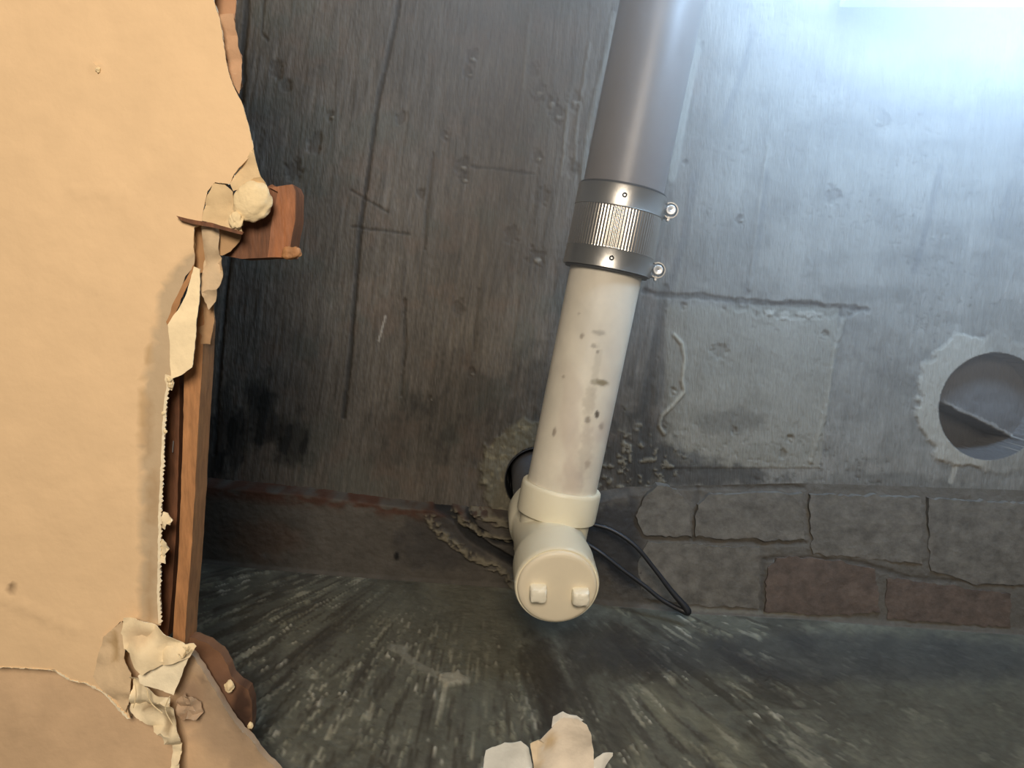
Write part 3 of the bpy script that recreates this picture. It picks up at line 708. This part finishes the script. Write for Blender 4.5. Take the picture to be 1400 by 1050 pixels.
for i, q in enumerate(([(222, 700), (229, 702), (236, 712), (233, 718), (228, 716), (226, 724), (221, 722)], [(220, 738), (228, 742), (231, 752), (225, 758), (227, 770), (219, 768)], [(226, 512), (234, 514), (237, 524), (234, 534), (227, 532)])):
    sheet('paper_tatter', q, HBd - .001, .0012, M['torn'], bd, 3, .9, 70 + i, 5, crumple(.003, 70 + i, 8), tone((.82, .68, .45), 70, .2))
sheet('torn_paper', [(258, 300), (284, 304), (282, 372), (262, 376), (258, 340)], HBd + .013, .001, M['kraft_and_shade'], bd, 4, .8, 17, 8, crumple(.003, 17), tone((.40, .23, .11), 17))
# timber framing above the board
def box_px(name, pts, h, th, mt, seed, parent=None, amp=.6, grid=25):
    return sheet(name, pts, h, th, mt, parent, 10, amp, seed, grid, lambda x, y: (fbm(x / 8, y / 60, seed, 3) - .5) * .0012, None, 30)
b1 = box_px('timber_batten', [(252, 500), (276, 420), (279, 440), (275, 520), (270, 600), (266, 680), (261, 760), (255, 840), (252, 884), (236, 884), (238, 840), (244, 760), (247, 680), (250, 600)], HBd + .018, .030, M['timber'], 21)
tag(b1, 'light brown upright timber batten bordering the dark void', 'batten')
b2 = box_px('timber_batten', [(220, 500), (246, 500), (245, 600), (242, 700), (236, 800), (230, 870), (206, 870), (210, 700)], HBd + .030, .026, M['timber_dark'], 22)
tag(b2, 'dark brown timber batten between the papered board and the lighter batten', 'batten')
stp = bmesh.new(); tube_bm(stp, [P(237, 603, HBd + .033), P(237, 603, HBd + .0275), P(236, 618, HBd + .0275), P(236, 618, HBd + .033)], .0007, 8)
s_ = link('staple', bm_mesh('staple', stp), M['steel_bright'], b2, 40)
bl = empty('wood_block', P(370, 300, HBd + .03), 'short red brown wood block jutting out behind the torn board edge', 'block')
box_px('block_side', [(296, 314), (318, 300), (352, 262), (372, 252), (382, 258), (374, 300), (368, 352), (330, 354), (298, 348)], HBd + .020, .028, M['timber_dark'], 23, bl, .8, 12)
box_px('block_face', [(368, 256), (400, 252), (404, 262), (404, 300), (398, 330), (396, 352), (366, 352), (372, 300), (380, 262)], HBd + .017, .030, M['timber_red'], 24, bl, .8, 10)
k_ = lump('knot', 399, 346, HBd + .016, .0068, 1.4, 9, M['timber'], bl, .7); k_['label'] = 'orange brown knot'
lw = sheet('torn_paper', [(296, 312), (330, 318), (326, 330), (316, 344), (304, 350), (296, 347)], HBd + .012, .001, M['kraft_and_shade'], bd, 4, .8, 16, 7, crumple(.003, 16), tone((.46, .29, .15), 16))

# second board layer, lower left corner, its shade put into a browner paper colour
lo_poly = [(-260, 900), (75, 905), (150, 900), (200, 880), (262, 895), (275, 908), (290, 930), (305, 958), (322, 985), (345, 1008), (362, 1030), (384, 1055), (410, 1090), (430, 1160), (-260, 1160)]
lb = empty('lower_board', P(100, 1000, HBd + .014), 'lower ceiling board with painted-in brown shade in the bottom left corner', 'board')
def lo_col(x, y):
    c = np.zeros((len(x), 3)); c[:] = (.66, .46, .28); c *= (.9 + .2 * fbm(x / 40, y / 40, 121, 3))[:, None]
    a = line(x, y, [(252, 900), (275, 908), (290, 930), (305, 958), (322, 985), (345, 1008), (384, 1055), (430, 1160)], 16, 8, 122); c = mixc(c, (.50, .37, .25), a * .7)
    a = blob(x, y, 262, 945, 16, 26, 10, .8, 123); c = mixc(c, (.24, .15, .10), a * .7); a = blob(x, y, 300, 985, 40, 75, -35, .5, 126); c = mixc(c, (.33, .24, .165), a * .6)  # dark shading beside the flap painted into the colour
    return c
sheet('board_face', lo_poly, HBd + .016, .0095, M['kraft_and_shade'], lb, 5, 1.8, 31, 13, lambda x, y: (fbm(x / 26, y / 26, 124, 3) - .5) * .004 - .004 * line(x, y, [(275, 908), (305, 958), (345, 1008), (384, 1055), (430, 1160)], 14, 5, 125), lo_col)
# frayed rim of the upper paper over it
f2 = fringe([(-10, 912), (40, 914), (75, 917), (98, 931), (120, 935), (142, 947), (160, 966), (178, 985)], 7, 2.2, bd, HBd - .001)
# crumpled flap
fl = empty('wallpaper_flap', P(205, 900, HBd - .01), 'crumpled pale wallpaper flap curling at the corner of the tear', 'wallpaper')
o = sheet('upper_fold', [(168, 846), (182, 848), (198, 852), (216, 860), (232, 869), (250, 884), (262, 882), (266, 886), (256, 902), (228, 910), (206, 916), (196, 922), (180, 904), (168, 888), (163, 868)], HBd - .016, .0008, M['torn'], fl, 3, 1.2, 41, 6, crumple(.008, 41, 26), tone((.94, .77, .50), 41, .15, [(186, 872, 18, 14, (.62, .42, .24), .5)]))
o = sheet('lower_fold', [(258, 900), (250, 916), (243, 934), (236, 952), (224, 948), (206, 940), (192, 934), (188, 924), (200, 914), (228, 906)], HBd - .010, .0008, M['torn'], fl, 3, 1.0, 42, 6, crumple(.006, 42, 26), tone((.96, .84, .60), 42, .12))
o = sheet('torn_strip', [(180, 922), (190, 934), (208, 944), (232, 954), (237, 972), (242, 992), (247, 1010), (247, 1080), (236, 1080), (233, 1022), (222, 1006), (204, 994), (186, 982), (174, 972), (178, 950)], HBd - .004, .0008, M['torn'], fl, 3, 1.4, 43, 5, crumple(.008, 43, 12), tone((.86, .72, .48), 43, .5, [(205, 968, 14, 6, (.25, .17, .09), .8), (230, 985, 7, 14, (.28, .19, .10), .8)]))
o = sheet('back_fold', [(140, 872), (156, 858), (168, 848), (172, 870), (170, 900), (180, 920), (178, 950), (172, 974), (160, 962), (142, 944), (126, 926), (132, 900)], HBd - .0035, .0008, M['torn'], fl, 3, 1.0, 44, 7, crumple(.004, 44, 24), tone((.70, .52, .32), 44, .25, [(156, 882, 5, 22, (.40, .25, .10), .7)]))
bm = bmesh.new()
for pts in ([(250, 884), (256, 892), (248, 900), (244, 894)], [(258, 884), (250, 898), (262, 888)], [(184, 928), (186, 950), (182, 968)], [(200, 940), (206, 960), (222, 975)], [(232, 952), (226, 970), (236, 990)]):
    tube_bm(bm, spline([P(x, y, HBd - .017) for x, y in pts], 4), .0006, 6)
st_ = link('paper_fibres', bm_mesh('paper_fibres', bm), M['foam'], fl, 60); st_['kind'] = 'stuff'
# round brown board end behind the flap, with crumbs
dk_ = empty('cut_wood_disc', P(292, 925, HBd + .03), 'dark brown rounded wood offcut between the flap and the cement wall', 'wood')
sheet('disc_face', [(240, 884), (252, 873), (266, 872), (284, 880), (300, 893), (311, 910), (316, 925), (326, 936), (338, 944), (344, 962), (345, 985), (342, 1004), (334, 1010), (316, 990), (298, 960), (280, 925), (262, 905), (245, 905)], HBd + .028, .014, M['kraft_and_shade'], dk_, 4, .9, 51, 8, crumple(.003, 51, 20), tone((.20, .105, .06), 51, .3, [(330, 975, 16, 30, (.05, .028, .02), .95), (305, 930, 14, 18, (.16, .09, .06), .6)]))
lump('wood_crumb', 314, 938, HBd + .022, .0068, .8, 12, M['foam'], dk_, .6)
lump('wood_crumb', 342, 992, HBd + .022, .0038, .8, 14, M['foam'], dk_, .6)
sheet('crumpled_bit', [(240, 958), (250, 950), (262, 952), (272, 962), (276, 976), (268, 984), (256, 980), (246, 986), (240, 974)], HBd + .006, .001, M['torn'], lb, 3, 1.2, 52, 5, crumple(.006, 52, 9), tone((.46, .33, .22), 52, .5))

# torn paper standing at the bottom edge of the hole
tp = empty('torn_paper_clump', P(745, 1060, .80), 'crumpled white and cream torn paper at the bottom edge below the cleanout', 'paper')
sheet('left_scrap', [(661, 1044), (664, 1028), (690, 1019), (712, 1018), (723, 1028), (728, 1050), (735, 1110), (655, 1110)], .78, .0008, M['torn'], tp, 4, .9, 61, 7, crumple(.012, 61, 40), tone((.74, .74, .68), 61, .15))
sheet('middle_scrap', [(725, 1016), (742, 1004), (756, 996), (768, 986), (790, 982), (802, 988), (808, 1004), (812, 1030), (816, 1110), (736, 1110), (730, 1045)], .765, .0008, M['torn'], tp, 4, .8, 62, 7, crumple(.012, 62, 30), tone((.82, .72, .58), 62, .2, [(752, 1014, 10, 12, (.66, .48, .26), .8), (730, 1030, 12, 30, (.86, .66, .40), .6)]))
sheet('curled_tip', [(754, 992), (756, 978), (770, 975), (788, 980), (798, 987), (780, 992), (766, 994)], .772, .0008, M['torn'], tp, 4, .5, 63, 6, crumple(.005, 63, 14), tone((.68, .66, .60), 63, .15))
sheet('right_scrap', [(806, 1050), (812, 1038), (824, 1028), (838, 1029), (838, 1034), (826, 1050), (815, 1110), (800, 1110)], .775, .0008, M['torn'], tp, 4, .8, 64, 6, crumple(.006, 64, 18), tone((.84, .82, .74), 64, .1))
# continuation of the ceiling board beyond the bottom of the frame, carrying that paper
ob = sheet('ceiling_board', [(560, 1085), (700, 1090), (900, 1088), (1100, 1100), (1500, 1095), (1500, 1300), (440, 1300), (440, 1090)], .785, .0095, M['paper'], None, 8, 2, 65, 30, None, tone((.80, .585, .355), 65, .05))
tag(ob, 'papered ceiling board below the hole carrying the white torn paper', 'board')

# tube lamp just under the slab at the top right
tl = empty('tube_lamp', P(1290, -14, 1.34), 'bright bluish white tube lamp at the top right edge', 'lamp')
la = P(1180, -15, 1.34); lb_ = P(1312, -15, 1.34); le = P(1560, -15, 1.34)
bm = bmesh.new(); tube_bm(bm, [la, lb_ - Vector((.004, 0, 0))], .016, 20); link('tube', bm_mesh('tube', bm), M['lamp'], tl, 40)
bm = bmesh.new(); tube_bm(bm, [lb_ + Vector((.012, 0, 0)), le], .016, 20); link('tube', bm_mesh('tube', bm), M['lamp'], tl, 40)
bm = bmesh.new(); bmesh.ops.create_cube(bm, size=1, matrix=Matrix.Translation((la + le) / 2 + Vector((0, -.012, .045))) @ Matrix.Diagonal(((le - la).length + .02, .03, .05, 1)))
link('lamp_body', bm_mesh('lamp_body', bm), M['enamel'], tl, 30)

# ------------------------------------------------------------------ scattering volume added to stand in for lens glare, thickest at the top right
hm = bpy.data.materials.new('glare_scatter'); hm.use_nodes = True; nt = hm.node_tree; nt.nodes.clear()
ou = nt.nodes.new('ShaderNodeOutputMaterial'); vs = nt.nodes.new('ShaderNodeVolumeScatter'); nt.links.new(vs.outputs[0], ou.inputs['Volume'])
vs.inputs['Color'].default_value = (.92, .96, 1, 1); vs.inputs['Anisotropy'].default_value = 0.0
tc = nt.nodes.new('ShaderNodeTexCoord'); ds = nt.nodes.new('ShaderNodeVectorMath'); ds.operation = 'DISTANCE'
nt.links.new(tc.outputs['Object'], ds.inputs[0]); ds.inputs[1].default_value = (0.62, -0.74, CAMZ + 1.1)
mr = nt.nodes.new('ShaderNodeMapRange'); mr.interpolation_type = 'SMOOTHSTEP'
mr.inputs[1].default_value = .05; mr.inputs[2].default_value = 1.14; mr.inputs[3].default_value = 2.4; mr.inputs[4].default_value = 0.0
nt.links.new(ds.outputs['Value'], mr.inputs[0]); nt.links.new(mr.outputs[0], vs.inputs['Density'])
bm = bmesh.new(); bmesh.ops.create_cube(bm, size=1, matrix=Matrix.Translation((.42, -.47, CAMZ + 1.125)) @ Matrix.Diagonal((1.9, 1.54, .55, 1)))
hz = link('glare_haze', bm_mesh('glare_haze', bm), hm)
tag(hz, 'thin bluish volume added as glare over the upper right of the void', 'glare_haze', None, 'stuff')
